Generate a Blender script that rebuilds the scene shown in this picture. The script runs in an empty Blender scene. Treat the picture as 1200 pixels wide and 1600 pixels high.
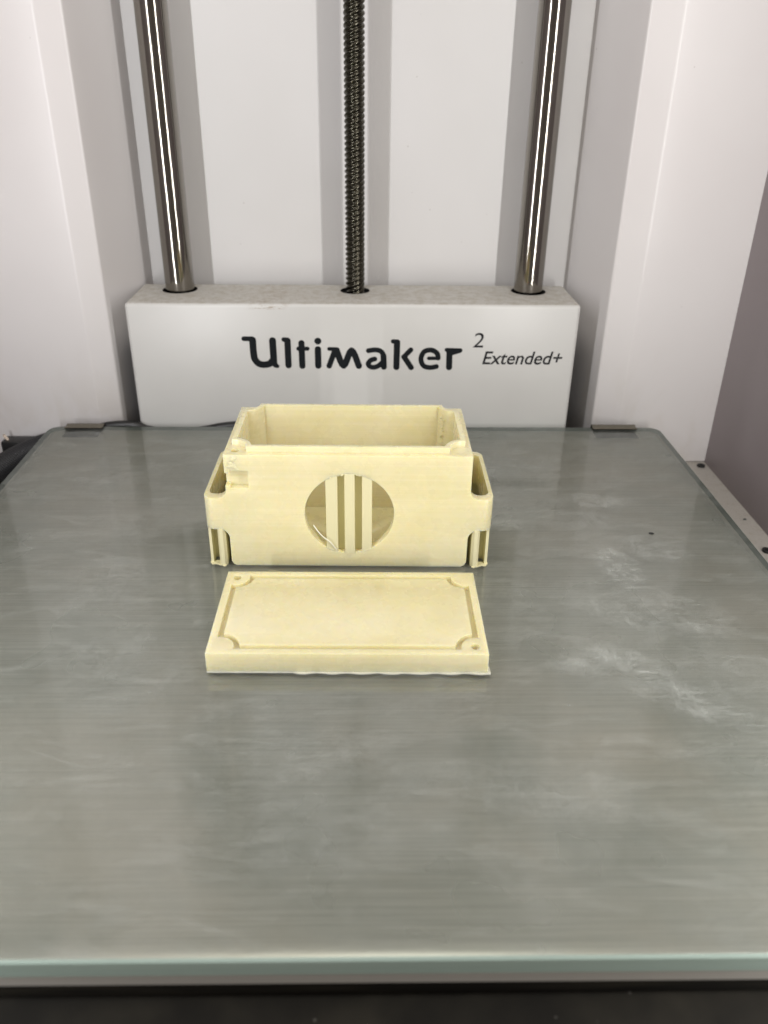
import bpy, bmesh, math, random
from mathutils import Vector, Matrix, noise
from mathutils.geometry import tessellate_polygon
random.seed(7)
S = 0.001                       # every number below is in millimetres
sc = bpy.context.scene
C = sc.collection

# ------------------------------------------------------------ camera
cd = bpy.data.cameras.new('camera')
cam = bpy.data.objects.new('camera', cd); C.objects.link(cam); sc.camera = cam
cd.sensor_fit = 'VERTICAL'; cd.sensor_height = 24.0
cd.lens = 1260.03/1600*24.0
cd.shift_x = (600-589.19)/1600; cd.shift_y = -(800-768.0)/1600
cd.clip_start = 0.005; cd.clip_end = 20
cam.matrix_world = (Matrix.Translation(Vector((3.2195, -84.4145, 134.3222))*S)
    @ Matrix.Rotation(-0.0186, 4, 'Z') @ Matrix.Rotation(math.pi/2-0.4837, 4, 'X') @ Matrix.Rotation(0.0095, 4, 'Z'))
cd.dof.use_dof = True; cd.dof.focus_distance = 0.245; cd.dof.aperture_fstop = 11.0

# ------------------------------------------------------------ room light round the open printer
w = bpy.data.worlds.new('World'); sc.world = w; w.use_nodes = True
bg = w.node_tree.nodes['Background']
bg.inputs[0].default_value = (1.0, 0.86, 0.76, 1); bg.inputs[1].default_value = 0.165

# ------------------------------------------------------------ the printer's two LED strips
def led(x, col, power):
    l = bpy.data.lights.new('led_strip', 'AREA'); l.shape = 'RECTANGLE'
    l.size = 2.6*S; l.size_y = 340*S; l.energy = power; l.color = col
    o = bpy.data.objects.new('led_strip_light', l); C.objects.link(o)
    o.location = Vector((x, -18, 151))*S
    d = Vector((-x*0.9, 200, 0)).normalized()
    o.rotation_euler = d.to_track_quat('-Z', 'Y').to_euler()
    return o
led(-149, (0.985, 0.985, 1.0), 0.53)
led(151, (1.0, 0.985, 0.965), 0.53)
# soft light coming down through the printer's open top
tl = bpy.data.lights.new('top_light', 'AREA'); tl.shape = 'RECTANGLE'; tl.size = 240*S; tl.size_y = 200*S; tl.energy = 0.40; tl.color = (1.0, .93, .86)
to = bpy.data.objects.new('top_light', tl); C.objects.link(to); to.location = Vector((0, 60, 430))*S

sc.view_settings.view_transform = 'Standard'; sc.view_settings.look = 'None'
sc.view_settings.exposure = 0.0; sc.view_settings.gamma = 1.0
sc.cycles.max_bounces = 7; sc.cycles.diffuse_bounces = 4; sc.cycles.glossy_bounces = 4; sc.cycles.caustics_reflective = False; sc.cycles.caustics_refractive = False; sc.cycles.transparent_max_bounces = 12

# ------------------------------------------------------------ helpers
def obj(name, verts, faces, mats, parent=None, mi=None, smooth=False):
    me = bpy.data.meshes.new(name)
    me.from_pydata([Vector(v)*S for v in verts], [], faces)
    for m in (mats if isinstance(mats, list) else [mats]): me.materials.append(m)
    if mi: me.polygons.foreach_set('material_index', mi)
    me.polygons.foreach_set('use_smooth', [smooth]*len(me.polygons)); me.update()
    o = bpy.data.objects.new(name, me); C.objects.link(o)
    if parent: o.parent = parent
    return o
def thing(name, label, cat, loc=(0, 0, 0), rz=0, group=None):
    o = bpy.data.objects.new(name, None); o.empty_display_size = .01; C.objects.link(o)
    o.location = Vector(loc)*S; o.rotation_euler = (0, 0, rz)
    tag(o, label, cat, group); return o
def tag(o, label, cat, group=None):
    o['label'] = label; o['category'] = cat
    if group: o['group'] = group
    return o
def structure(o): o['kind'] = 'structure'; return o

class MB:
    "collects faces, all in mm"
    def __init__(s): s.v = []; s.f = []; s.m = []
    def add(s, vs, fs, m=0):
        b = len(s.v); s.v += [tuple(v) for v in vs]
        s.f += [tuple(b+i for i in f) for f in fs]; s.m += [m]*len(fs)
    def wall(s, loop, z0, z1, m=0):
        n = len(loop)
        s.add([(x, y, z0) for x, y in loop]+[(x, y, z1) for x, y in loop],
              [(i, (i+1) % n, n+(i+1) % n, n+i) for i in range(n)], m)
    def cap(s, loops, z, m=0):
        pts = [[Vector((x, y, 0)) for x, y in l] for l in loops]
        flat = [p for l in pts for p in l]
        s.add([(p.x, p.y, z) for p in flat], [tuple(t) for t in tessellate_polygon(pts)], m)
    def prism(s, loop, z0, z1, m=0):
        s.wall(loop, z0, z1, m); s.cap([loop], z0, m); s.cap([loop], z1, m)
    def box(s, a, b, m=0):
        x0, y0, z0 = a; x1, y1, z1 = b
        s.prism([(x0, y0), (x1, y0), (x1, y1), (x0, y1)], z0, z1, m)
    def mesh(s, name, mats, parent=None, bevel=0, seg=2, ang=40, smooth=True, weld=True):
        bm = bmesh.new()
        vs = [bm.verts.new(Vector(v)) for v in s.v]
        for f, m in zip(s.f, s.m):
            try: bm.faces.new([vs[i] for i in f]).material_index = m
            except ValueError: pass
        if weld: bmesh.ops.remove_doubles(bm, verts=bm.verts, dist=0.002)
        bmesh.ops.recalc_face_normals(bm, faces=bm.faces)
        if bevel:
            es = [e for e in bm.edges if len(e.link_faces) == 2 and e.calc_face_angle(0) > math.radians(ang)]
            bmesh.ops.bevel(bm, geom=es, offset=bevel, segments=seg, profile=.5, affect='EDGES', clamp_overlap=True)
        for v in bm.verts: v.co *= S
        me = bpy.data.meshes.new(name); bm.to_mesh(me); bm.free()
        for m in (mats if isinstance(mats, list) else [mats]): me.materials.append(m)
        if smooth:
            me.polygons.foreach_set('use_smooth', [True]*len(me.polygons))
            me.set_sharp_from_angle(angle=math.radians(34))
        o = bpy.data.objects.new(name, me); C.objects.link(o)
        if parent: o.parent = parent
        return o
def circle(cx, cy, r, n=40, a0=0):
    return [(cx+r*math.cos(a0+2*math.pi*i/n), cy+r*math.sin(a0+2*math.pi*i/n)) for i in range(n)]
def rect(x0, y0, x1, y1): return [(x0, y0), (x1, y0), (x1, y1), (x0, y1)]
def notched(x0, y0, x1, y1, c, R, n=9):
    """rectangle whose corners are bitten by circles of radius R centred c inside each corner of the outer box
    (x0..y1 = this outline, c = circle centre offset from its own corners)"""
    out = []
    for (cx, cy, sx, sy) in ((x0+c, y0+c, 1, 1), (x1-c, y0+c, -1, 1), (x1-c, y1-c, -1, -1), (x0+c, y1-c, 1, -1)):
        # arc from the x side to the y side
        a_lo = math.asin(max(-1, min(1, -c/R)))          # where the arc meets y = corner line
        arc = []
        for i in range(n+1):
            a = a_lo + (math.pi/2 - 2*a_lo)*i/n
            arc.append((cx+sx*R*math.cos(a), cy+sy*R*math.sin(a)))
        if sx*sy > 0: arc = arc[::-1]
        out += arc
    return out
def ribbon(path, t):
    "closed outline of a thin wall of thickness t that follows path"
    L, Rr = [], []
    for i, p in enumerate(path):
        p = Vector(p); a = Vector(path[max(0, i-1)]); b = Vector(path[min(len(path)-1, i+1)])
        d1 = (p-a).normalized() if i else (b-p).normalized()
        d2 = (b-p).normalized() if i < len(path)-1 else d1
        n1 = Vector((-d1.y, d1.x)); n2 = Vector((-d2.y, d2.x)); n = (n1+n2)
        n = n.normalized(); k = t/2/max(.35, n.dot(n1))
        L.append(tuple(p+n*k)); Rr.append(tuple(p-n*k))
    return L+Rr[::-1]
def tube(path, r, n=14, closed_ends=True):
    vs, fs = [], []; m = len(path)
    P = [Vector(p) for p in path]
    for i in range(m):
        d = (P[min(m-1, i+1)]-P[max(0, i-1)]).normalized()
        u = d.cross(Vector((0, 0, 1)))
        if u.length < 1e-3: u = Vector((1, 0, 0))
        u.normalize(); v = u.cross(d)
        rr = r[i] if isinstance(r, (list, tuple)) else r
        for k in range(n):
            a = 2*math.pi*k/n; vs.append(P[i]+u*rr*math.cos(a)+v*rr*math.sin(a))
    for i in range(m-1):
        for k in range(n):
            fs.append((i*n+k, i*n+(k+1) % n, (i+1)*n+(k+1) % n, (i+1)*n+k))
    fs.append(tuple(range(n))); fs.append(tuple((m-1)*n+k for k in range(n)))
    return vs, fs
def smooth_path(pts, n=10):
    P = [Vector(pts[0])]+[Vector(p) for p in pts]+[Vector(pts[-1])]; out = []
    for i in range(1, len(P)-2):
        for k in range(n):
            t = k/n; a, b, c, d = P[i-1:i+3]
            out.append(0.5*((2*b)+(c-a)*t+(2*a-5*b+4*c-d)*t*t+(3*b-a-3*c+d)*t**3))
    out.append(P[-2]); return out
def boolean(o, cutter, op='DIFFERENCE'):
    m = o.modifiers.new('b', 'BOOLEAN'); m.operation = op; m.solver = 'EXACT'; m.object = cutter
    dg = bpy.context.evaluated_depsgraph_get(); dg.update()
    me = bpy.data.meshes.new_from_object(o.evaluated_get(dg))
    o.modifiers.clear(); old = o.data; o.data = me; me.name = old.name
    bpy.data.objects.remove(cutter)
def finish(o, bevel=0.25, seg=2, ang=35):
    "soften the edges of a boolean result"
    bm = bmesh.new(); bm.from_mesh(o.data)
    bmesh.ops.remove_doubles(bm, verts=bm.verts, dist=0.00002)
    bmesh.ops.dissolve_limit(bm, angle_limit=math.radians(1), verts=bm.verts, edges=bm.edges)
    if bevel:
        es = [e for e in bm.edges if len(e.link_faces) == 2 and e.calc_face_angle(0) > math.radians(ang)]
        bmesh.ops.bevel(bm, geom=es, offset=bevel*S, segments=seg, profile=.5, affect='EDGES', clamp_overlap=True)
    bmesh.ops.triangulate(bm, faces=[f for f in bm.faces if len(f.verts) > 4])
    bm.to_mesh(o.data); bm.free()
    o.data.polygons.foreach_set('use_smooth', [True]*len(o.data.polygons))
    o.data.set_sharp_from_angle(angle=math.radians(30))

# ------------------------------------------------------------ materials (object coordinates, scaled to mm)
class NT:
    def __init__(s, name):
        s.mat = bpy.data.materials.new(name); s.mat.use_nodes = True
        s.t = s.mat.node_tree; s.b = s.t.nodes['Principled BSDF']; s.out = s.t.nodes['Material Output']
        tc = s.n('ShaderNodeTexCoord'); s.co = s.vm('SCALE', tc.outputs['Object'], None, 1000.0)
    def n(s, k, **kw):
        nd = s.t.nodes.new(k)
        for a, b in kw.items(): setattr(nd, a, b)
        return nd
    def l(s, a, b): s.t.links.new(a, b)
    def inp(s, sock, v):
        if hasattr(v, 'is_output') or isinstance(v, bpy.types.NodeSocket): s.l(v, sock)
        else: sock.default_value = v
    def vm(s, op, a, b=None, scale=None):
        nd = s.n('ShaderNodeVectorMath', operation=op); s.inp(nd.inputs[0], a)
        if b is not None: s.inp(nd.inputs[1], b)
        if scale is not None: nd.inputs['Scale'].default_value = scale
        return nd.outputs[0]
    def mul(s, v): return s.vm('MULTIPLY', s.co, v)
    def m(s, op, a, b=0.0, c=0.0, clamp=False):
        nd = s.n('ShaderNodeMath', operation=op, use_clamp=clamp)
        s.inp(nd.inputs[0], a); s.inp(nd.inputs[1], b); s.inp(nd.inputs[2], c); return nd.outputs[0]
    def noise(s, vec, scale=1.0, detail=3.0, rough=.5, dist=0.0):
        nd = s.n('ShaderNodeTexNoise'); s.l(vec, nd.inputs['Vector'])
        nd.inputs['Scale'].default_value = scale; nd.inputs['Detail'].default_value = detail
        nd.inputs['Roughness'].default_value = rough; nd.inputs['Distortion'].default_value = dist
        return nd.outputs['Fac']
    def rmp(s, v, a, b, c=0.0, d=1.0):
        nd = s.n('ShaderNodeMapRange', interpolation_type='SMOOTHSTEP'); s.l(v, nd.inputs[0])
        for i, x in enumerate((a, b, c, d)): s.inp(nd.inputs[i+1], x)
        return nd.outputs[0]
    def mix(s, f, a, b):
        nd = s.n('ShaderNodeMix', data_type='RGBA'); s.inp(nd.inputs[0], f)
        s.inp(nd.inputs[6], a if not isinstance(a, tuple) else (*a, 1)[:4])
        s.inp(nd.inputs[7], b if not isinstance(b, tuple) else (*b, 1)[:4]); return nd.outputs[2]
    def bump(s, h, strength, dist_mm, normal=None):
        nd = s.n('ShaderNodeBump'); s.l(h, nd.inputs['Height'])
        nd.inputs['Strength'].default_value = strength; nd.inputs['Distance'].default_value = dist_mm*S
        if normal is not None: s.l(normal, nd.inputs['Normal'])
        return nd.outputs[0]
    def blob(s, x, y, rx, ry, ang=0.0):
        "soft elliptical mask on the xy plane"
        v = s.vm('SUBTRACT', s.co, (x, y, 0)); mp = s.n('ShaderNodeMapping', vector_type='TEXTURE')
        s.l(v, mp.inputs[0]); mp.inputs['Rotation'].default_value = (0, 0, ang); mp.inputs['Scale'].default_value = (rx, ry, 1e4)
        ln = s.n('ShaderNodeVectorMath', operation='LENGTH'); s.l(mp.outputs[0], ln.inputs[0])
        return s.rmp(ln.outputs['Value'], 1.0, 0.35)
    def set(s, **kw):
        names = dict(color='Base Color', rough='Roughness', metal='Metallic', normal='Normal', spec='Specular IOR Level',
                     sss='Subsurface Weight', coat='Coat Weight', coatr='Coat Roughness', aniso='Anisotropic', arot='Anisotropic Rotation')
        for k, v in kw.items():
            if isinstance(v, tuple): v = (*v, 1)
            s.inp(s.b.inputs[names[k]], v)
        return s

def m_plain(name, col, rough=.5, metal=0.0, spec=.5):
    t = NT(name); return t.set(color=col, rough=rough, metal=metal, spec=spec).mat

def m_filament(name, top_lines=False):
    t = NT(name)
    cl = t.noise(t.co, .06, 3)
    # faint colour bands from layer to layer, each layer a little uneven along its length
    band = t.noise(t.mul((.015, .015, 2.6)), 1, 2, .6)
    c = t.mix(t.rmp(cl, .3, .7), (.75, .69, .405), (.795, .74, .48))
    c = t.mix(t.rmp(band, .35, .75, 0, .5), c, (.86, .80, .56))
    geo = t.n('ShaderNodeNewGeometry'); sx = t.n('ShaderNodeSeparateXYZ')
    tc = t.t.nodes['Texture Coordinate']; t.l(tc.outputs['Normal'], sx.inputs[0])
    up = t.rmp(t.m('ABSOLUTE', sx.outputs[2]), .75, .95)
    sp = t.n('ShaderNodeSeparateXYZ'); t.l(t.co, sp.inputs[0])
    wob = t.m('MULTIPLY', t.noise(t.mul((.2, .2, 3)), 1, 2), .9)
    lay = t.m('SINE', t.m('ADD', t.m('MULTIPLY', sp.outputs[2], 2*math.pi/.2), wob))
    diag = t.m('ADD', sp.outputs[0], t.m('MULTIPLY', sp.outputs[1], 1.0))
    fil = t.m('SINE', t.m('MULTIPLY', diag, 2*math.pi/.57))
    side = t.m('SUBTRACT', 1.0, up)
    h = t.m('ADD', t.m('MULTIPLY', lay, side), t.m('MULTIPLY', fil, t.m('MULTIPLY', up, .35)))
    n1 = t.bump(h, .14, .03)
    n2 = t.bump(t.noise(t.mul((.12, .12, 3.2)), 1, 3, .6), .26, .09, n1)
    n3 = t.bump(t.noise(t.co, .35, 2, .5), .05, .12, n2)
    t.set(color=c, rough=t.rmp(t.noise(t.co, .2, 3), .3, .7, .24, .31), normal=n3, spec=.5, sss=.75, coat=.45, coatr=.26)
    t.b.inputs['Subsurface Radius'].default_value = (1.0, .8, .35)
    t.b.inputs['Subsurface Scale'].default_value = 2.7*S
    return t.mat

def m_white(name, c0, c1, rough=.35, speck=.0, low_blotch=False):
    t = NT(name)
    big = t.noise(t.co, .012, 3); fine = t.noise(t.co, 2.4, 4, .6)
    c = t.mix(t.rmp(big, .3, .7), c0, c1)
    dots = t.n('ShaderNodeTexVoronoi', feature='F1'); t.l(t.co, dots.inputs['Vector']); dots.inputs['Scale'].default_value = .12
    d = t.rmp(dots.outputs['Distance'], .05, .025)
    keep = t.rmp(t.noise(t.co, .05, 1), .5, .56)
    c = t.mix(t.m('MULTIPLY', t.m('MULTIPLY', d, keep), .35), c, (.25, .22, .18))
    if low_blotch:
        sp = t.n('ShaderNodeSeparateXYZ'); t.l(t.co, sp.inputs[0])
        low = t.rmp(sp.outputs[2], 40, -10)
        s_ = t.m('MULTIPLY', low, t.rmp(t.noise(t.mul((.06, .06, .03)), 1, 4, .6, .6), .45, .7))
        c = t.mix(t.m('MULTIPLY', s_, .25), c, (.50, .44, .34))  # brownish blotches, stronger towards the bottom of the panel
    if speck:
        sn = t.noise(t.co, 1.6, 4, .7)
        c = t.mix(t.m('MULTIPLY', t.rmp(sn, .57, .70), speck), c, (.16, .13, .09))
        c = t.mix(t.m('MULTIPLY', t.rmp(t.noise(t.co, .35, 4, .65), .5, .7), speck*.6), c, (.36, .32, .24))
    n1 = t.bump(fine, .06, .05)
    n1 = t.bump(t.noise(t.co, .45, 2), .05, .2, n1)
    return t.set(color=c, rough=rough, normal=n1, spec=.5).mat

def m_cover():
    t = NT('painted_cover')
    sp = t.n('ShaderNodeSeparateXYZ'); t.l(t.co, sp.inputs[0])
    c = t.mix(t.rmp(t.noise(t.co, .02, 3), .3, .7), (.60, .595, .57), (.64, .635, .61))
    # scuffs where the paint is worn along the upper front edge
    edge = t.m('MULTIPLY', t.rmp(sp.outputs[2], 68.4, 69.4), t.rmp(sp.outputs[2], 71.3, 70.8))
    scx = t.m('MULTIPLY', t.rmp(sp.outputs[0], -43, -38), t.rmp(sp.outputs[0], -25, -30))
    sc_ = t.m('MULTIPLY', t.m('MULTIPLY', edge, scx), t.rmp(t.noise(t.mul((.25, .5, 1.6)), 1, 4, .7), .5, .58))
    c = t.mix(t.m('MULTIPLY', sc_, .75), c, (.28, .2, .13))
    # dust and crumbs lying on the upward faces only
    tc = t.t.nodes['Texture Coordinate']; sn = t.n('ShaderNodeSeparateXYZ'); t.l(tc.outputs['Normal'], sn.inputs[0])
    up = t.rmp(sn.outputs[2], .8, .98)
    dust = t.rmp(t.noise(t.co, .28, 5, .7), .35, .7, .2, .75)
    c = t.mix(t.m('MULTIPLY', up, dust), c, (.40, .365, .29))
    cr = t.rmp(t.noise(t.co, 1.5, 3, .7), .58, .70)
    c = t.mix(t.m('MULTIPLY', t.m('MULTIPLY', up, cr), .7), c, (.16, .13, .09))
    # small dents and specks on the front
    dn = t.n('ShaderNodeTexVoronoi'); t.l(t.co, dn.inputs['Vector']); dn.inputs['Scale'].default_value = .07
    dm = t.m('MULTIPLY', t.rmp(dn.outputs['Distance'], .028, .016), t.rmp(t.noise(t.co, .05, 1), .56, .6))
    c = t.mix(t.m('MULTIPLY', dm, .6), c, (.2, .18, .16))
    n1 = t.bump(t.noise(t.co, 2.6, 3, .6), .10, .04)
    n1 = t.bump(t.noise(t.mul((.05, .05, .9)), 1, 3), .08, .15, n1)
    return t.set(color=c, rough=t.rmp(up, 0, 1, .33, .6), metal=.0, normal=n1).mat

def m_steel():
    t = NT('polished_steel')
    lines = t.noise(t.mul((.6, .6, 9)), 1, 2)
    c = t.mix(lines, (.24, .225, .20), (.33, .31, .28))
    return t.set(color=c, metal=1.0, rough=t.rmp(lines, .3, .7, .09, .15)).mat

def m_brushed():
    t = NT('brushed_aluminium')
    br = t.noise(t.mul((.010, 1.1, 1)), 1, 6, .68); br2 = t.noise(t.mul((.04, 3.6, 1)), 1, 4, .65)
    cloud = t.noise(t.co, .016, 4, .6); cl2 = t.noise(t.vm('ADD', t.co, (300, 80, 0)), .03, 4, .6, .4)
    v = t.m('ADD', t.m('MULTIPLY', br, .5), t.m('MULTIPLY', br2, .5))
    c = t.mix(t.rmp(v, .40, .60), (.77, .77, .715), (.985, .965, .915))
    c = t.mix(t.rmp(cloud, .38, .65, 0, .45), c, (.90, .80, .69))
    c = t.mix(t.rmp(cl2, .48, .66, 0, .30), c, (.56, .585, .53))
    n = t.bump(v, .55, .06)
    t.set(color=c, metal=.50, rough=t.rmp(cloud, .3, .7, .26, .34), normal=n, aniso=.5)
    return t.mat

def m_glass_top():
    t = NT('bed_glass')
    t.t.nodes.remove(t.b)
    fr = t.n('ShaderNodeFresnel'); fr.inputs[0].default_value = 1.72
    gl = t.n('ShaderNodeBsdfGlossy'); gl.inputs['Roughness'].default_value = .085
    tr = t.n('ShaderNodeBsdfTransparent'); tr.inputs[0].default_value = (.945, .988, .955, 1)
    # waviness of the film of dried glue
    n = t.bump(t.noise(t.co, .25, 4, .6), .12, .05); t.l(n, gl.inputs['Normal'])
    m1 = t.n('ShaderNodeMixShader'); t.l(fr.outputs[0], m1.inputs[0]); t.l(tr.outputs[0], m1.inputs[1]); t.l(gl.outputs[0], m1.inputs[2])
    # glue residue: general haze, plus streaky patches on the right half and faint ones on the left
    haze = t.m('ADD', t.rmp(t.noise(t.co, .022, 6, .66, .6), .34, .68, .05, .13), t.rmp(t.noise(t.mul((.05, .16, 1)), 1, 6, .72, .5), .48, .70, 0, .10))
    def streak(ang, sx, sy, lo, hi, seed):
        mp = t.n('ShaderNodeMapping'); t.l(t.co, mp.inputs[0]); mp.inputs['Location'].default_value = (seed, seed*.7, 0)
        mp.inputs['Rotation'].default_value = (0, 0, ang); mp.inputs['Scale'].default_value = (sx, sy, 1)
        return t.rmp(t.noise(mp.outputs[0], 1, 7, .72, .4), lo, hi)
    s1 = streak(.5, .16, .09, .46, .70, 3); s2 = streak(-.2, .10, .75, .50, .68, 31); s3 = streak(.25, .45, 1.1, .52, .68, 77)
    fine = t.m('MAXIMUM', s1, t.m('MAXIMUM', s2, s3))
    acc = None
    for (x, y, rx, ry, a, k) in ((84, 164, 20, 8, 0, .50), (76, 150, 14, 12, .3, .38), (81, 122, 9, 17, .2, .75), (95, 132, 16, 9, -.4, .40),
                                 (50, 148, 9, 5, 0, .55), (74, 98, 24, 8, -.6, .40), (70, 78, 18, 7, -.5, .65), (92, 100, 22, 16, -.7, .34),
                                 (84, 62, 24, 9, -.5, .50), (95, 72, 20, 20, 0, .25), (37, 37, 40, 10, -.1, .22), (60, 76, 14, 5, 0, .5),
                                 (30, 66, 12, 4, 0, .20), (-55, 75, 22, 26, .5, .22), (-75, 110, 14, 26, .2, .22), (-10, 46, 26, 12, 0, .24),
                                 (-8, 28, 40, 12, 0, .16), (-66, 150, 20, 14, 0, .24), (-90, 180, 30, 24, .3, .14), (-55, 195, 12, 20, .2, .16),
                                 (40, 190, 30, 14, 0, .20), (70, 188, 24, 10, .1, .24), (100, 40, 40, 20, -.4, .16)):
        b = t.m('MULTIPLY', t.blob(x, y, rx, ry, a), k)
        acc = b if acc is None else t.m('MAXIMUM', acc, b)
    res = t.m('MULTIPLY', acc, t.m('ADD', t.m('MULTIPLY', fine, 1.0), .16))
    # hairline scratches
    def scratch(a, seed, sc1=.55):
        mp = t.n('ShaderNodeMapping'); t.l(t.co, mp.inputs[0]); mp.inputs['Rotation'].default_value = (0, 0, a); mp.inputs['Location'].default_value = (seed, seed, 0)
        mp.inputs['Scale'].default_value = (.035, sc1, 1)
        v = t.n('ShaderNodeTexVoronoi', feature='DISTANCE_TO_EDGE'); t.l(mp.outputs[0], v.inputs['Vector']); v.inputs['Scale'].default_value = .25
        return t.m('MULTIPLY', t.rmp(v.outputs['Distance'], .010, .002), t.rmp(t.noise(t.co, .04, 2), .52, .62))
    scr = t.m('MULTIPLY', t.m('MAXIMUM', scratch(1.0, 5), scratch(-.5, 42)), .14)
    # short bright nicks in the glue film, gathered where the film is thickest
    def nick(a, sx, sy, seed, lo, hi):
        mp = t.n('ShaderNodeMapping'); t.l(t.co, mp.inputs[0]); mp.inputs['Location'].default_value = (seed, -seed, 0)
        mp.inputs['Rotation'].default_value = (0, 0, a); mp.inputs['Scale'].default_value = (sx, sy, 1)
        return t.rmp(t.noise(mp.outputs[0], 1, 2, .5), lo, hi)
    nk = t.m('MAXIMUM', nick(.1, .35, 2.2, 11, .70, .76), nick(.7, .45, 1.9, 57, .71, .77))
    nk = t.m('MULTIPLY', nk, t.m('ADD', t.m('MULTIPLY', acc, 2.6), .22))
    # crumbs and specks
    vo = t.n('ShaderNodeTexVoronoi'); t.l(t.co, vo.inputs['Vector']); vo.inputs['Scale'].default_value = .16
    spk = t.m('MULTIPLY', t.rmp(vo.outputs['Distance'], .050, .025), t.m('MULTIPLY', t.rmp(t.noise(t.co, .11, 1), .52, .58), .7))
    f = t.m('ADD', t.m('MULTIPLY', haze, .85), t.m('MULTIPLY', t.m('MAXIMUM', t.m('MAXIMUM', t.m('MAXIMUM', res, scr), spk), nk), .40), clamp=True)
    df = t.n('ShaderNodeBsdfDiffuse'); df.inputs[0].default_value = (.70, .735, .70, 1)
    m2 = t.n('ShaderNodeMixShader'); t.l(f, m2.inputs[0]); t.l(m1.outputs[0], m2.inputs[1]); t.l(df.outputs[0], m2.inputs[2])
    t.l(m2.outputs[0], t.out.inputs[0]); return t.mat
def m_glass_edge():
    t = NT('bed_glass_edge')
    t.set(color=t.mix(t.noise(t.mul((.02, .02, 1)), 1, 3), (.38, .50, .44), (.52, .64, .58)), rough=.22)
    tr = t.n('ShaderNodeBsdfTransparent'); tr.inputs[0].default_value = (.55, .75, .66, 1)
    m1 = t.n('ShaderNodeMixShader'); m1.inputs[0].default_value = .96
    t.l(tr.outputs[0], m1.inputs[1]); t.l(t.b.outputs[0], m1.inputs[2]); t.l(m1.outputs[0], t.out.inputs[0]); return t.mat

def m_braid():
    t = NT('braided_sleeve')
    w1 = t.n('ShaderNodeTexWave', bands_direction='DIAGONAL'); t.l(t.co, w1.inputs[0]); w1.inputs['Scale'].default_value = .42; w1.inputs['Distortion'].default_value = .6
    c = t.mix(w1.outputs['Fac'], (.004, .004, .005), (.03, .032, .036))
    return t.set(color=c, rough=.5, normal=t.bump(w1.outputs['Fac'], .8, .5)).mat

M_FIL = m_filament('ivory_filament')
M_SUP = m_plain('ivory_support', (.74, .695, .44), .35)
M_STRAND = m_plain('pale_strand', (.86, .84, .70), .3)
M_BRIM = m_plain('thin_first_layer', (.66, .66, .57), .3)
M_WALL = m_white('white_panel', (.71, .68, .67), (.75, .725, .715), .30, low_blotch=True)
M_BACK = m_white('white_back_panel', (.64, .63, .615), (.68, .67, .66), .45)
M_FLOOR = m_white('dusty_white_floor', (.48, .455, .41), (.54, .52, .48), .5, speck=.7)
M_SIDE = m_white('grey_side_panel', (.25, .215, .222), (.275, .24, .245), .45)
M_COVER = m_cover()
M_STEEL = m_steel()
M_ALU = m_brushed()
M_ALUEDGE = m_plain('bare_aluminium_edge', (.62, .60, .55), .35, .2)
M_BLACK = m_plain('black_plastic', (.012, .012, .012), .4)
def m_carrier():
    t = NT('mottled_black_carrier')
    c = t.mix(t.rmp(t.noise(t.mul((.02, .02, .3)), 1, 4, .6), .4, .7), (.008, .007, .005), (.034, .030, .021))  # uneven tone between near-black and dark brown
    vo = t.n('ShaderNodeTexVoronoi'); t.l(t.co, vo.inputs['Vector']); vo.inputs['Scale'].default_value = .35
    c = t.mix(t.m('MULTIPLY', t.rmp(vo.outputs['Distance'], .12, .05), t.rmp(t.noise(t.co, .3, 1), .55, .6)), c, (.09, .085, .075))
    return t.set(color=c, rough=.75, spec=.2).mat
M_CARRIER = m_carrier()
M_BLACKCAV = m_plain('recess_shade', (.006, .006, .006), .9)  # near-black colour that stands for the shade inside holes
M_INK = m_plain('black_print', (.006, .008, .010), .7, 0, .2)
M_INK2 = m_plain('grey_black_print', (.018, .018, .02), .7, 0, .2)
M_SCREW = m_plain('dark_oiled_steel', (.075, .07, .055), .22, 1.0)
M_CLIP = m_plain('spring_steel', (.20, .185, .15), .42, .9)
M_CLIPDARK = m_plain('dark_grey_matte', (.10, .11, .10), .6, .2)
M_BRAID = m_braid()
G_TOP, G_EDGE = m_glass_top(), m_glass_edge()

# ------------------------------------------------------------ the printer's inside: walls and floor
def sheet(name, pts, z0, z1, mat, t=1.5, bevel=1.6):
    mb = MB(); mb.prism(ribbon(pts, t), z0, z1); return mb.mesh(name, mat, bevel=bevel, seg=3, ang=8)
structure(sheet('back_wall', [(-99, 275.8), (100, 275.8)], -20, 345, M_BACK, bevel=0))
structure(sheet('corner_wall', [(156, 238.7), (114.2, 238.7), (103.6, 241.6), (95.0, 268.5), (92.0, 277.5)][::-1], -20, 345, M_WALL))
structure(sheet('corner_wall', [(-158, 238.7), (-110.0, 238.7), (-101.6, 241.6), (-92.6, 268.5), (-89.8, 277.5)], -20, 345, M_WALL))
mb = MB(); mb.box((155, -30, -26), (158, 285, 345)); structure(mb.mesh('side_wall', M_SIDE))
mb = MB(); mb.box((-160, -30, -26), (-157, 285, 345)); structure(mb.mesh('side_wall', M_SIDE))
mb = MB(); mb.box((-158, -28, -26), (158, 290, -20.05)); structure(mb.mesh('floor', M_FLOOR, bevel=.4))

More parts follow.
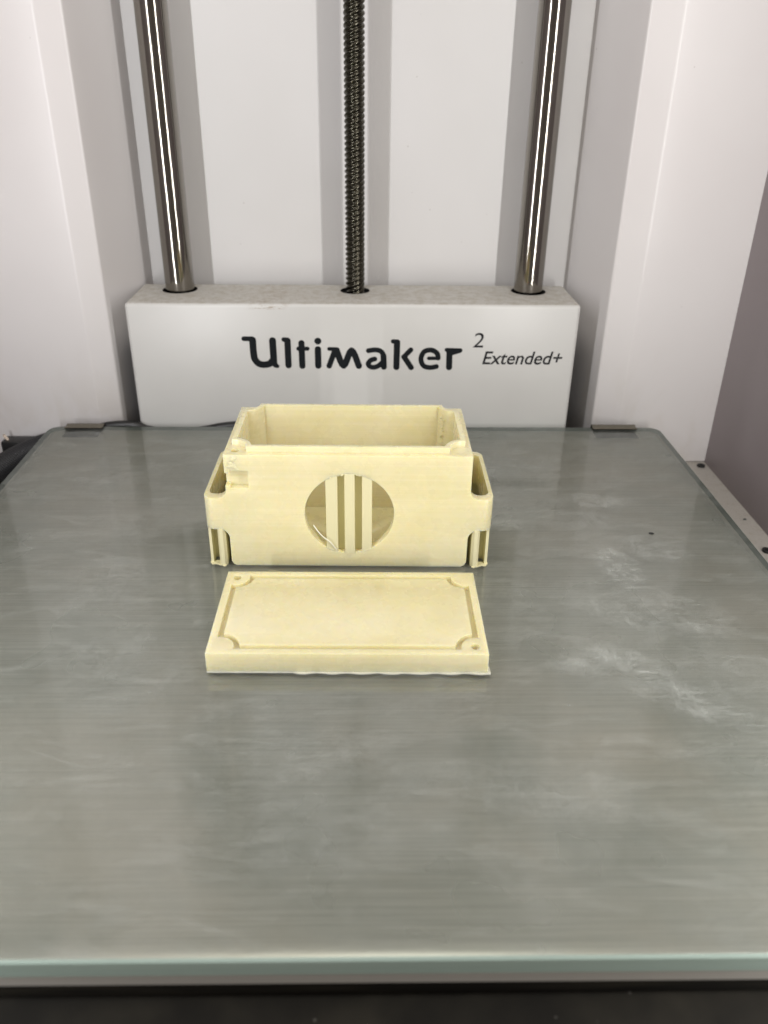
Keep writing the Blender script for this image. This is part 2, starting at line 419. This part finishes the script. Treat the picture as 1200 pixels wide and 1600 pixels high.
# ------------------------------------------------------------ steel rods and lead screw
def rod(x, y, r, label):
    vs, fs = tube([(0, 0, -19.9), (0, 0, 345)], r, 64)
    o = obj('guide_rod', vs, fs, M_STEEL, smooth=True); o.data.set_sharp_from_angle(angle=1.0)
    o.location = Vector((x, y, 0))*S
    return tag(o, label, 'rod', 'smooth vertical guide rods')
rod(-74.3, 257.9, 6.0, 'left smooth steel guide rod rising from the white cover above the first black letter')
rod(72.9, 257.9, 6.0, 'right smooth steel guide rod rising from the white cover above the small word')
def screw():
    vs, fs = [], []; n = 40; z = -19.9; dz = .25; rings = 0
    while z < 300:
        for k in range(n):
            a = 2*math.pi*k/n; ph = (z/2.0 - 4*a/(2*math.pi)) % 1.0
            tri = abs(ph-.5)*2                        # 0..1
            r = 3.30 + .68*min(1, max(0, (tri-.22)/.5))
            vs.append((r*math.cos(a), r*math.sin(a), z))
        z += dz; rings += 1
    for i in range(rings-1):
        for k in range(n): fs.append((i*n+k, i*n+(k+1) % n, (i+1)*n+(k+1) % n, (i+1)*n+k))
    fs.append(tuple(range(n))[::-1]); fs.append(tuple((rings-1)*n+k for k in range(n)))
    o = obj('lead_screw', vs, fs, M_SCREW, smooth=True); o.location = Vector((-.5, 257.0, 0))*S
    tag(o, 'dark threaded lead screw standing between the two smooth rods', 'screw')
screw()

# ------------------------------------------------------------ bed carriage cover with its printed name
def build_cover():
    t = thing('carriage_cover', 'white painted sheet cover behind the glass with black printed lettering', 'cover', (-.9, 234.16, -20))
    W2 = 91.1; D = 33.5; H = 71.0
    mb = MB(); out = rect(-W2, 0, W2, D)
    holes = [circle(-73.4, 23.2, 7.3, 32), circle(73.8, 23.0, 7.3, 32), circle(.35, 22.6, 6.2, 32)]
    mb.wall(out, 0, H); mb.cap([out]+holes, H)
    for h in holes: mb.wall(h, H-1.6, H, 1)
    mb.cap([out], 0)
    bm_o = mb.mesh('cover_body', [M_COVER, M_BLACKCAV], t, bevel=0, smooth=False)
    # round the outer edges only
    bm = bmesh.new(); bm.from_mesh(bm_o.data)
    es = [e for e in bm.edges if len(e.link_faces) == 2 and e.calc_face_angle(0) > 1.0 and
          all(abs(abs(v.co.x/S)-W2) < .01 or abs(v.co.y) < 1e-6 or abs(v.co.y/S-D) < .01 for v in e.verts)]
    bmesh.ops.bevel(bm, geom=es, offset=1.5*S, segments=4, profile=.5, affect='EDGES')
    bm.to_mesh(bm_o.data); bm.free()
    bm_o.data.polygons.foreach_set('use_smooth', [True]*len(bm_o.data.polygons)); bm_o.data.set_sharp_from_angle(angle=.6)
    # black rings and walls that paint the shade down the three holes
    for x, y, r in ((-73.4, 23.2, 7.3), (73.8, 23.0, 7.3), (.35, 22.6, 6.2)):
        ri = 6.02 if r > 7 else 4.0
        mb = MB(); mb.wall(circle(x, y, r+.3, 32), H-9, H-1.0); mb.cap([circle(x, y, r+.3, 32), circle(x, y, ri, 32)], H-1.55)
        mb.mesh('hole_shade', M_BLACKCAV, t)
    # the name: strokes with round ends, merged into one clean outline per letter
    U = [
    [(0.91, [(-45.39, 36.77), (-42.12, 36.79)]), (1.28, [(-41.91, 36.24), (-41.8, 30.06), (-41.2, 27.69), (-39.68, 26.18), (-37.62, 25.84), (-35.51, 26.28), (-34.33, 27.5)]), (1.28, [(-33.84, 36.06), (-33.75, 27.51)]), (1.03, [(-33.75, 27.51), (-33.25, 25.77)]), (0.74, [(-33.27, 25.34), (-32.36, 25.25)])],
    [(0.87, [(-29.27, 36.5), (-27.8, 36.42)]), (1.20, [(-27.81, 36.0), (-27.8, 25.62)])],
    [(1.16, [(-22.18, 35.05), (-22.11, 25.37)]), (0.79, [(-23.5, 32.7), (-19.79, 32.72)])],
    [(1.28, [(-15.5, 35.92), (-15.47, 35.92)]), (1.20, [(-15.54, 32.48), (-15.56, 25.49)])],
    [(0.74, [(-10.95, 32.67), (-7.94, 32.59)]), (1.03, [(-8.57, 32.12), (-11.09, 25.41)]), (1.20, [(-7.95, 32.08), (-5.12, 25.52), (-1.87, 32.02), (1.14, 25.46)])],
    [(0.95, [(5.08, 31.96), (7.44, 32.31), (9.52, 32.06), (10.77, 31.04), (11.21, 29.4)]), (1.12, [(11.24, 29.83), (11.47, 25.06)]), (0.95, [(7.64, 28.44), (6.02, 27.87), (4.98, 26.43), (5.74, 25.21), (7.28, 24.87), (9.24, 25.57), (10.82, 27.02)])],
    [(0.83, [(15.08, 35.92), (16.57, 35.84)]), (1.18, [(16.7, 35.5), (16.62, 24.99)]), (0.95, [(22.36, 32.37), (19.65, 29.43)]), (1.03, [(19.65, 29.43), (22.74, 24.83)])],
    [(0.70, [(29.88, 28.82), (33.71, 28.84)]), (0.95, [(33.71, 28.97), (33.3, 30.78), (31.7, 32.06), (29.83, 32.31), (27.78, 31.53), (26.7, 29.03), (27.12, 26.64), (28.51, 25.21), (30.95, 24.86), (33.11, 25.31)])],
    [(0.79, [(37.09, 32.42), (42.7, 32.27)]), (1.16, [(38.25, 31.66), (38.41, 24.98)]), (0.83, [(39.23, 31.02), (42.63, 32.1)])],
    ]
    def letter(strokes):
        segs = []
        for r, pts in strokes:
            r *= 1.10
            if len(pts) > 3:                               # smooth the curved strokes
                pts = [(p.x, p.y) for p in smooth_path([(a, b, 0) for a, b in pts], 5)]
            for a, b in zip(pts, pts[1:]): segs.append((a[0], a[1], b[0]-a[0], b[1]-a[1], r))
        def sd(x, y):
            best = 9
            for ax, ay, dx, dy, r in segs:
                L = dx*dx+dy*dy; k = 0 if L < 1e-9 else max(0, min(1, ((x-ax)*dx+(y-ay)*dy)/L))
                best = min(best, math.hypot(x-ax-k*dx, y-ay-k*dy)-r)
            return best
        xs = [s[0] for s in segs]+[s[0]+s[2] for s in segs]; ys = [s[1] for s in segs]+[s[1]+s[3] for s in segs]
        h = .16; x0, y0 = min(xs)-1.6, min(ys)-1.6
        nx, ny = int((max(xs)+1.6-x0)/h)+1, int((max(ys)+1.6-y0)/h)+1
        g = [[sd(x0+i*h, y0+j*h) for j in range(ny+1)] for i in range(nx+1)]
        vs, fs, idx = [], [], {}
        def V(x, y):
            k = (round(x, 4), round(y, 4))
            if k not in idx: idx[k] = len(vs); vs.append((x+.9, -.03, y+20.0))
            return idx[k]
        for i in range(nx):
            for j in range(ny):
                c = [(i, j), (i+1, j), (i+1, j+1), (i, j+1)]; d = [g[a][b] for a, b in c]
                if min(d) >= 0: continue
                poly = []
                for k in range(4):
                    a, b = c[k], c[(k+1) % 4]; da, db = d[k], d[(k+1) % 4]
                    if da < 0: poly.append((x0+a[0]*h, y0+a[1]*h))
                    if (da < 0) != (db < 0):
                        u = da/(da-db); poly.append((x0+(a[0]+(b[0]-a[0])*u)*h, y0+(a[1]+(b[1]-a[1])*u)*h))
                ids = []
                for q in poly:
                    v = V(*q)
                    if v not in ids: ids.append(v)
                if len(ids) > 2: fs.append(tuple(ids))
        return vs, fs
    for st in U:
        vs, fs = letter(st); obj('letter', vs, fs, M_INK, t)
    def text(name, body, x0, x1, z0, shear, h=None, off=0.0):
        cu = bpy.data.curves.new(name, 'FONT'); cu.body = body; cu.shear = shear; cu.size = 1; cu.offset = off; cu.space_character = 1.0
        o = bpy.data.objects.new(name, cu); C.objects.link(o)
        dg = bpy.context.evaluated_depsgraph_get(); dg.update()
        me = bpy.data.meshes.new_from_object(o.evaluated_get(dg)); bpy.data.objects.remove(o)
        xs = [v.co.x for v in me.vertices]; ys = [v.co.y for v in me.vertices]
        kx = (x1-x0)/(max(xs)-min(xs)); ky = h/(max(ys)-min(ys)) if h else kx
        mnx, mny = min(xs), min(ys)
        for v in me.vertices:
            v.co = Vector((x0+(v.co.x-mnx)*kx+.9, -.03, z0+(v.co.y-mny)*ky+20.0))*S
        me.materials.append(M_INK2); me.name = name
        o2 = bpy.data.objects.new(name, me); C.objects.link(o2); o2.parent = t
    text('superscript_number', '2', 47.6, 51.9, 33.5, .12, 6.1)
    text('small_lettering', 'Extended+', 52.0, 85.0, 26.25, .22, 5.6, .012)
    # black strips standing in for the shade in the gaps beside the cover
    mb = MB(); mb.box((-W2-1.2, 6, 0), (-W2-.05, D, H-22)); mb.mesh('side_gap_shade', M_BLACK, t, bevel=.3)
    mb = MB(); mb.box((W2+.05, 6, 0), (W2+1.2, D, H-22)); mb.mesh('side_gap_shade', M_BLACK, t, bevel=.3)
build_cover()

# ------------------------------------------------------------ heated bed, glass, clips
def rrect(x0, y0, x1, y1, r, n=8):
    out = []
    for cx, cy, a in ((x1-r, y0+r, -90), (x1-r, y1-r, 0), (x0+r, y1-r, 90), (x0+r, y0+r, 180)):
        for i in range(n+1):
            b = math.radians(a+90*i/n); out.append((cx+r*math.cos(b), cy+r*math.sin(b)))
    return out
mb = MB(); lp = rrect(-128.0, .4, 128.0, 228.9, 4)
mb.wall(lp, -7.2, -4.3, 1); mb.cap([lp], -7.2, 1); mb.cap([lp], -4.3, 1)
lp2 = rrect(-127.3, .9, 127.3, 229.3, 4.4); lp3 = rrect(-125.6, 1.0, 125.6, 228.4, 3.4)
n_ = len(lp2)
mb.wall(lp2, -4.25, -1.5, 1)
mb.add([(x, y, -1.5) for x, y in lp2]+[(x, y, -1.3) for x, y in lp3], [(i, (i+1) % n_, n_+(i+1) % n_, n_+i) for i in range(n_)], 1)
mb.cap([lp3], -1.3, 0)
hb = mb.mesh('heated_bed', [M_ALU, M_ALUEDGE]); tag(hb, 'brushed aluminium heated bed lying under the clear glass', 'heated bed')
for x, y in ((-110, 20), (110, 20), (0, 215)):
    vs, fs = tube([(x, y, -20), (x, y, -7.2)], 5, 20); o = obj('levelling_post', vs, fs, M_BLACK, hb)
mb = MB(); mb.box((-152, 1.0, -12), (152, 12, -7.6)); mb.box((-152, -9, -19.9), (152, 11, -12.05)); mb.box((-120, 12.5, -19.9), (120, 210, -7.4)); mb.mesh('bed_carrier', M_CARRIER, hb, bevel=.8)
g = thing('glass_plate', 'large clear glass build plate with greenish edge and glue smudges', 'glass plate')
mb = MB(); lp = rrect(-128.5, 0, 128.5, 230.1, 5); lpi = rrect(-128.0, .5, 128.0, 229.6, 4.6); n_ = len(lp)
mb.cap([lpi], 0, 0)
mb.add([(x, y, -.45) for x, y in lp]+[(x, y, 0) for x, y in lpi], [(i, (i+1) % n_, n_+(i+1) % n_, n_+i) for i in range(n_)], 1)
mb.wall(lp, -4.0, -.45, 1)
mb.mesh('glass_pane', [G_TOP, G_EDGE], g, smooth=False)

def clip(x, wd, label):
    t = thing('plate_clip', label, 'clip', (x, 230, 0), 0, 'spring clips holding the rear edge of the glass')
    prof = smooth_path([(-3.3, 0, .95), (-2.6, 0, .30), (-1.2, 0, .42), (.3, 0, .75), (1.1, 0, .1), (1.15, 0, -3.5), (1.15, 0, -8)], 5)
    P2 = [(p.x, p.z) for p in prof]; loop = ribbon(P2, .55)
    mb = MB(); n = len(loop)
    def bar(x0, x1):
        mb.add([(x0, a, b) for a, b in loop]+[(x1, a, b) for a, b in loop], [(i, (i+1) % n, n+(i+1) % n, n+i) for i in range(n)])
        tri = tessellate_polygon([[Vector((a, b, 0)) for a, b in loop]])
        mb.add([(x0, a, b) for a, b in loop], [tuple(q) for q in tri]); mb.add([(x1, a, b) for a, b in loop], [tuple(q)[::-1] for q in tri])
    bar(-wd/2, wd/2)
    mb.mesh('spring_tab', M_CLIP, t, weld=True)
    mb = MB(); mb.box((-wd/2+.2, -8.5, -1.26), (wd/2-.6, -2.4, -1.2)); mb.mesh('under_glass_pad', M_CLIPDARK, t)  # thin dark pad on the bed, seen through the glass below the clip
    return t
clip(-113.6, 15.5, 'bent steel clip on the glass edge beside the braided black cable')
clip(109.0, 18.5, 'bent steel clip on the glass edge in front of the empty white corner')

# ------------------------------------------------------------ printed box
def build_box():
    t = thing('printed_box', 'open ivory printed box with round vent hole and side loops, behind the flat lid', 'box', (-1.25, 122.5, 0), math.radians(-.8))
    hx, D, H = 35.5, 36.6, 37.0; LT = 38.9
    mb = MB()
    outer = rect(-hx, 0, hx, D)
    lo = notched(-hx+1.7, 1.7, hx-1.7, D-1.7, .2, 4.6)
    li = notched(-hx+3.1, 3.1, hx-3.1, D-3.1, -1.2, 6.0)
    mb.wall(outer, 0, H); mb.cap([outer, lo], H); mb.wall(lo, H, LT); mb.cap([lo, li], LT); mb.wall(li, 2.0, LT); mb.cap([li], 2.0); mb.cap([outer], 0)
    b = mb.mesh('box_body', M_FIL, t, smooth=False)
    b.parent = None
    def cutter(m): return m.mesh('cut', M_FIL, smooth=False)
    # side loops
    for s in (-1, 1):
        m = MB(); z0, z1 = 12.6, 22.9
        o = [(s*(hx-1.2), 0)] + [(s*(42.6-3.2+3.2*math.sin(a)), 3.2-3.2*math.cos(a)) for a in [math.radians(q) for q in range(0, 91, 9)]]
        o += [(s*(42.6-3+3*math.cos(a)), 31.0+3*math.sin(a)) for a in [math.radians(q) for q in range(0, 91, 15)]]
        o += [(s*(hx-1.2), 34.0), (s*(hx-1.2), 31.6)]
        inn = [(s*40.0, 31.8), (s*(41.4), 30.4), (s*41.4, 5.2), (s*40.8, 3.9), (s*39.6, 3.3), (s*(hx-1.2), 3.3)]
        m.prism(o+inn, z0, z1); boolean(b, cutter(m), 'UNION')
        # small fillets where the loop grows out of the front face
        for zc, sg in ((z1, 1), (z0, -1)):
            m = MB(); R = 3.0; pts = [(s*(hx-.6), -.0), ]
            cx, cz = s*(hx+R), zc+sg*R
            arc = [(cx-s*R*math.cos(a), cz-sg*R*math.sin(a)) for a in [math.radians(q) for q in range(0, 91, 10)]]
            poly = arc+[(s*(hx+R), zc-sg*.6), (s*(hx-.6), zc-sg*.6), (s*(hx-.6), zc+sg*R)]
            n = len(poly)
            m.add([(x, 0, z) for x, z in poly]+[(x, 3.3, z) for x, z in poly], [(i, (i+1) % n, n+(i+1) % n, n+i) for i in range(n)])
            tri = tessellate_polygon([[Vector((x, z, 0)) for x, z in poly]])
            m.add([(x, 0, z) for x, z in poly], [tuple(q) for q in tri]); m.add([(x, 3.3, z) for x, z in poly], [tuple(q) for q in tri])
            boolean(b, cutter(m), 'UNION')
    # vent hole through the front wall
    def ycyl(cx, cz, r, y0, y1, n=72):
        m = MB(); lp_ = circle(cx, cz, r, n)
        m.add([(x, y0, z) for x, z in lp_]+[(x, y1, z) for x, z in lp_], [(i, (i+1) % n, n+(i+1) % n, n+i) for i in range(n)])
        m.add([(x, y0, z) for x, z in lp_], [tuple(range(n))]); m.add([(x, y1, z) for x, z in lp_], [tuple(range(n))[::-1]])
        return m
    boolean(b, cutter(ycyl(.25, 17.9, 13.2, -2, 5)))
    # broken-out recess in the upper left corner of the front
    m = MB(); m.box((-34.2, -1, 26.3), (-28.7, 2.5, 32.0)); boolean(b, cutter(m))
    m = MB(); m.prism([(-36.5, -1), (-32.6, -1), (-32.6, 1.7), (-34.2, 2.6), (-36.5, 2.6)], 27.2, 31.2); boolean(b, cutter(m))
    for s in (-1, 1):                                          # worn lower corners of the front face
        m = MB(); poly = [(s*(hx+.5), -.5), (s*(hx-1.5), -.5), (s*(hx-1.3), .12), (s*(hx-.6), .5), (s*(hx-.12), 1.4), (s*(hx+.5), 1.6)]; n = len(poly)
        m.add([(x, -1, z) for x, z in poly]+[(x, 2.0, z) for x, z in poly], [(i, (i+1) % n, n+(i+1) % n, n+i) for i in range(n)])
        tri = tessellate_polygon([[Vector((x, z, 0)) for x, z in poly]])
        m.add([(x, -1, z) for x, z in poly], [tuple(q) for q in tri]); m.add([(x, 2.0, z) for x, z in poly], [tuple(q) for q in tri])
        boolean(b, cutter(m))
    # screw holes in the front left and rear right posts
    for x, y in ((-hx+3.0, 3.0), (hx-3.0, D-3.0)):
        m = MB(); m.prism(circle(x, y, 1.2, 20), 33, 41); boolean(b, cutter(m))
    finish(b, .33, 3); b.parent = t
    # supports left under each side loop: thin folded walls standing on the glass
    for s in (-1, 1):
        m = MB()
        m.prism(ribbon([(s*40.2, 33.0), (s*42.1, 31.5), (s*42.1, 2.9), (s*41.85, 1.7), (s*41.5, 1.7), (s*41.3, 5.0), (s*39.1, 5.0), (s*38.95, .7), (s*38.4, -.1), (s*37.6, -.1),
                        (s*37.05, .7), (s*36.9, 5.5), (s*36.3, 6), (s*36.3, 30), (s*38.2, 30), (s*38.2, 9)], .5), .02, 12.75)
        # torn foot of the support where it grips the glass
        foot = [(s*(37.2+.35*i), -.45-.3*math.sin(i*1.1)+random.uniform(-.08, .08)) for i in range(6)]
        m.prism([(s*42.4, 1.5), (s*42.4, 2.6)]+[(s*36.9, 2.4)]+foot+[(s*40.4, .5), (s*41.6, .2)], .01, .26)
        m.mesh('loop_support', M_SUP, t, smooth=False)
    # folded support wall left inside the vent hole
    m = MB(); m.prism(ribbon([(-6.45, 2.2), (-6.4, .35), (-3.5, .3), (-3.4, 2.3), (-.95, 2.3), (-.85, .12), (1.55, .12), (1.65, 2.3), (4.1, 2.3), (4.2, .3), (6.6, .35), (6.65, 2.2)], .5), 2, 34)
    hs = m.mesh('hole_support', M_SUP, smooth=False)
    boolean(hs, cutter(ycyl(.25, 17.9, 13.35, -2, 5)), 'INTERSECT'); finish(hs, .1, 1); hs.parent = t
    # rough beads where the support touches the hole and the corner recess
    m = MB()
    def bead(x, y, z, r):
        bb = bmesh.new(); bmesh.ops.create_icosphere(bb, subdivisions=1, radius=1)
        for v in bb.verts: v.co *= random.uniform(.92, 1.08)
        vs = [(x+v.co.x*r*1.3, y+v.co.y*r*.6, z+v.co.z*r) for v in bb.verts]
        m.add(vs, [tuple(v.index for v in f.verts) for f in bb.faces]); bb.free()
    for k in range(46):
        a = math.radians(random.uniform(58, 122) if k % 2 else random.uniform(-124, -62))
        bead(.25+13.15*math.cos(a), random.uniform(-.05, .5), 17.9+13.15*math.sin(a), random.uniform(.16, .42))
    for k in range(16):
        bead(random.uniform(-34.2, -31.6), .12, random.uniform(32.4, 36.0), random.uniform(.35, .75))
    for k in range(26):                                       # crumbs on the inside of the rear right post
        bead(hx-6.6+random.uniform(-.5, .9), D-6.5+random.uniform(-.4, .4), random.uniform(22, 37.5), random.uniform(.15, .42))
    m.mesh('rough_beads', M_SUP, t, weld=False)['kind'] = 'stuff'
    # stray strand of filament at the left of the support
    vs, fs = tube(smooth_path([(-10.4, -.6, 14.7), (-9.4, -.9, 13.2), (-8.2, -.9, 11.5), (-6.9, -.8, 10.1), (-5.6, -.6, 8.9), (-4.6, -.4, 7.4), (-3.7, -.15, 5.9)], 4), .19, 8)
    obj('stray_strand', vs, fs, M_STRAND, t, smooth=True)
    return t
build_box()

# ------------------------------------------------------------ printed lid
def build_lid():
    t = thing('printed_lid', 'flat ivory printed lid with an inset groove, lying on the glass before the open box', 'lid', (-.85, 73.45, 0), math.radians(-.6))
    hx, D, H = 35.15, 36.6, 6.0; zg = 4.4
    mb = MB(); outer = rect(-hx, 0, hx, D)
    go = notched(-hx+1.9, 1.9, hx-1.9, D-1.9, .8, 3.9)
    gi = notched(-hx+3.4, 3.4, hx-3.4, D-3.4, -.7, 5.4)
    holes = [circle(-hx+3.1, D-3.1, 1.15, 18), circle(hx-3.1, 3.1, 1.15, 18)]
    mb.wall(outer, .25, H); mb.cap([outer, go]+holes, H); mb.wall(go, zg, H); mb.cap([go, gi], zg); mb.wall(gi, zg, H); mb.cap([gi], H); mb.cap([outer], .25)
    for h in holes: mb.wall(h, 3.0, H); mb.cap([h], 3.0)
    mb.mesh('lid_body', M_FIL, t, bevel=.22, seg=2, ang=50)
    # squashed first layer that spread past the walls
    m = MB(); pts = []
    N = 46
    for i in range(N+1):
        x = -hx+2*hx*i/N; e = .12+(.55 if x > -13 else .05)*(.6+.4*math.sin(i*1.3)) + random.uniform(-.06, .06)
        pts.append((x, -e))
    pts += [(hx+.75, -.5), (hx+.8, .6), (hx+.5, 3.5), (hx+.25, 9), (hx+.15, D), (-hx-.1, D), (-hx-.1, 0)]
    m.prism(pts, .02, .3); m.mesh('first_layer', M_BRIM, t, smooth=False)
    return t
build_lid()

# ------------------------------------------------------------ loose hairs, crumbs and cables
def hair(pts, r, label, mat=None):
    vs, fs = tube(smooth_path(pts, 6), r, 6); o = obj('filament_hair', vs, fs, mat or M_SUP, smooth=True)
    return tag(o, label, 'filament hair')
hair([(-26.5, 117.2, .1), (-25.2, 117.6, 1.2), (-23.6, 117.9, 1.5), (-22.2, 117.4, .9), (-21.2, 116.8, .1)], .05, 'thin looped filament hair on the glass at the left of the gap before the box')
hair([(5, 116.4, .1), (6.2, 117.1, .7), (7.4, 117.4, .5), (8.6, 117.2, .1)], .05, 'tiny filament hair on the glass midway between box and lid')
def crumb(x, y, z, sx, sy, sz, mat, label, name='crumb', cat='crumb', rz=0):
    bb = bmesh.new(); bmesh.ops.create_icosphere(bb, subdivisions=2, radius=1)
    for v in bb.verts: v.co *= 1+.25*noise.noise(v.co*1.7+Vector((x, y, z)))
    vs = [(v.co.x*sx, v.co.y*sy, v.co.z*sz+sz*.8) for v in bb.verts]; fs = [tuple(v.index for v in f.verts) for f in bb.faces]; bb.free()
    o = obj(name, vs, fs, mat); o.location = Vector((x, y, z))*S; o.rotation_euler = (0, 0, rz); return tag(o, label, cat)
crumb(97.3, 141.6, 0, .95, .55, .25, M_BLACK, 'small black crumb lying on the glass among the white smudges', rz=-.3)
def screw_head(x, y, label):
    t = thing('floor_screw', label, 'screw', (x, y, -20), 0, 'black screws in the printer floor')
    m = MB(); m.prism(circle(0, 0, 1.7, 24), .0, .8); m.mesh('screw_head', M_BLACK, t, bevel=.2)
    m = MB(); m.prism(circle(0, 0, .8, 6), .81, .86); m.mesh('hex_socket', M_BLACKCAV, t)
screw_head(151.8, 233.5, 'black screw head at the foot of the white corner beside the dark side wall')
screw_head(149.6, 162.8, 'black screw head in the dusty floor strip at the right picture edge')
for k, (x, y, r) in enumerate(((151.3, 186, .7),)):
    crumb(x, y, -20, r, r*.7, .3, M_CLIPDARK, 'dark crumb of dust on the floor strip against the grey side wall')

vs, fs = tube(smooth_path([(-146, 150, -14.5), (-149, 185, -14), (-147, 208, -13.5), (-140.0, 228, -13), (-130, 237.0, -12), (-118, 233.0, -11.5), (-108, 232.4, -14)], 10), 6.3, 20)
o = obj('braided_cable', vs, fs, M_BRAID, smooth=True); tag(o, 'thick black braided cable curving round the rear left corner of the glass', 'cable')
t = thing('plug_connector', 'black plug standing behind the braided cable at the left edge', 'plug', (-148, 236.2, -20))
m = MB(); m.box((-3.0, -6, 0), (10.5, 1.2, 12.4)); m.mesh('plug_body', M_BLACK, t, bevel=.6)
for k in range(3):
    vs, fs = tube([(-1+4*k, -3, 12.4), (-1.4+4*k, -4.5, 15)], .6, 8) ; 
    if k == 0: obj('plug_wire', vs, fs, m_plain('pale_wire', (.6, .5, .4), .4), t, smooth=True)
vs, fs = tube(smooth_path([(-112, 232.3, -3), (-106, 232.3, -.9), (-99, 232.3, -.2), (-93, 232.3, -.5), (-88, 232.2, -2.5), (-75, 232.2, -4), (-64, 232.2, -2.4), (-57, 232.2, -1.0), (-50, 232.2, -.4), (-44, 232.2, -1.0), (-38, 232.2, -4)], 8), 1.75, 12)
o = obj('thin_cable', vs, fs, M_BLACK, smooth=True); tag(o, 'thin black cable running along the rear glass edge before the white cover', 'cable')
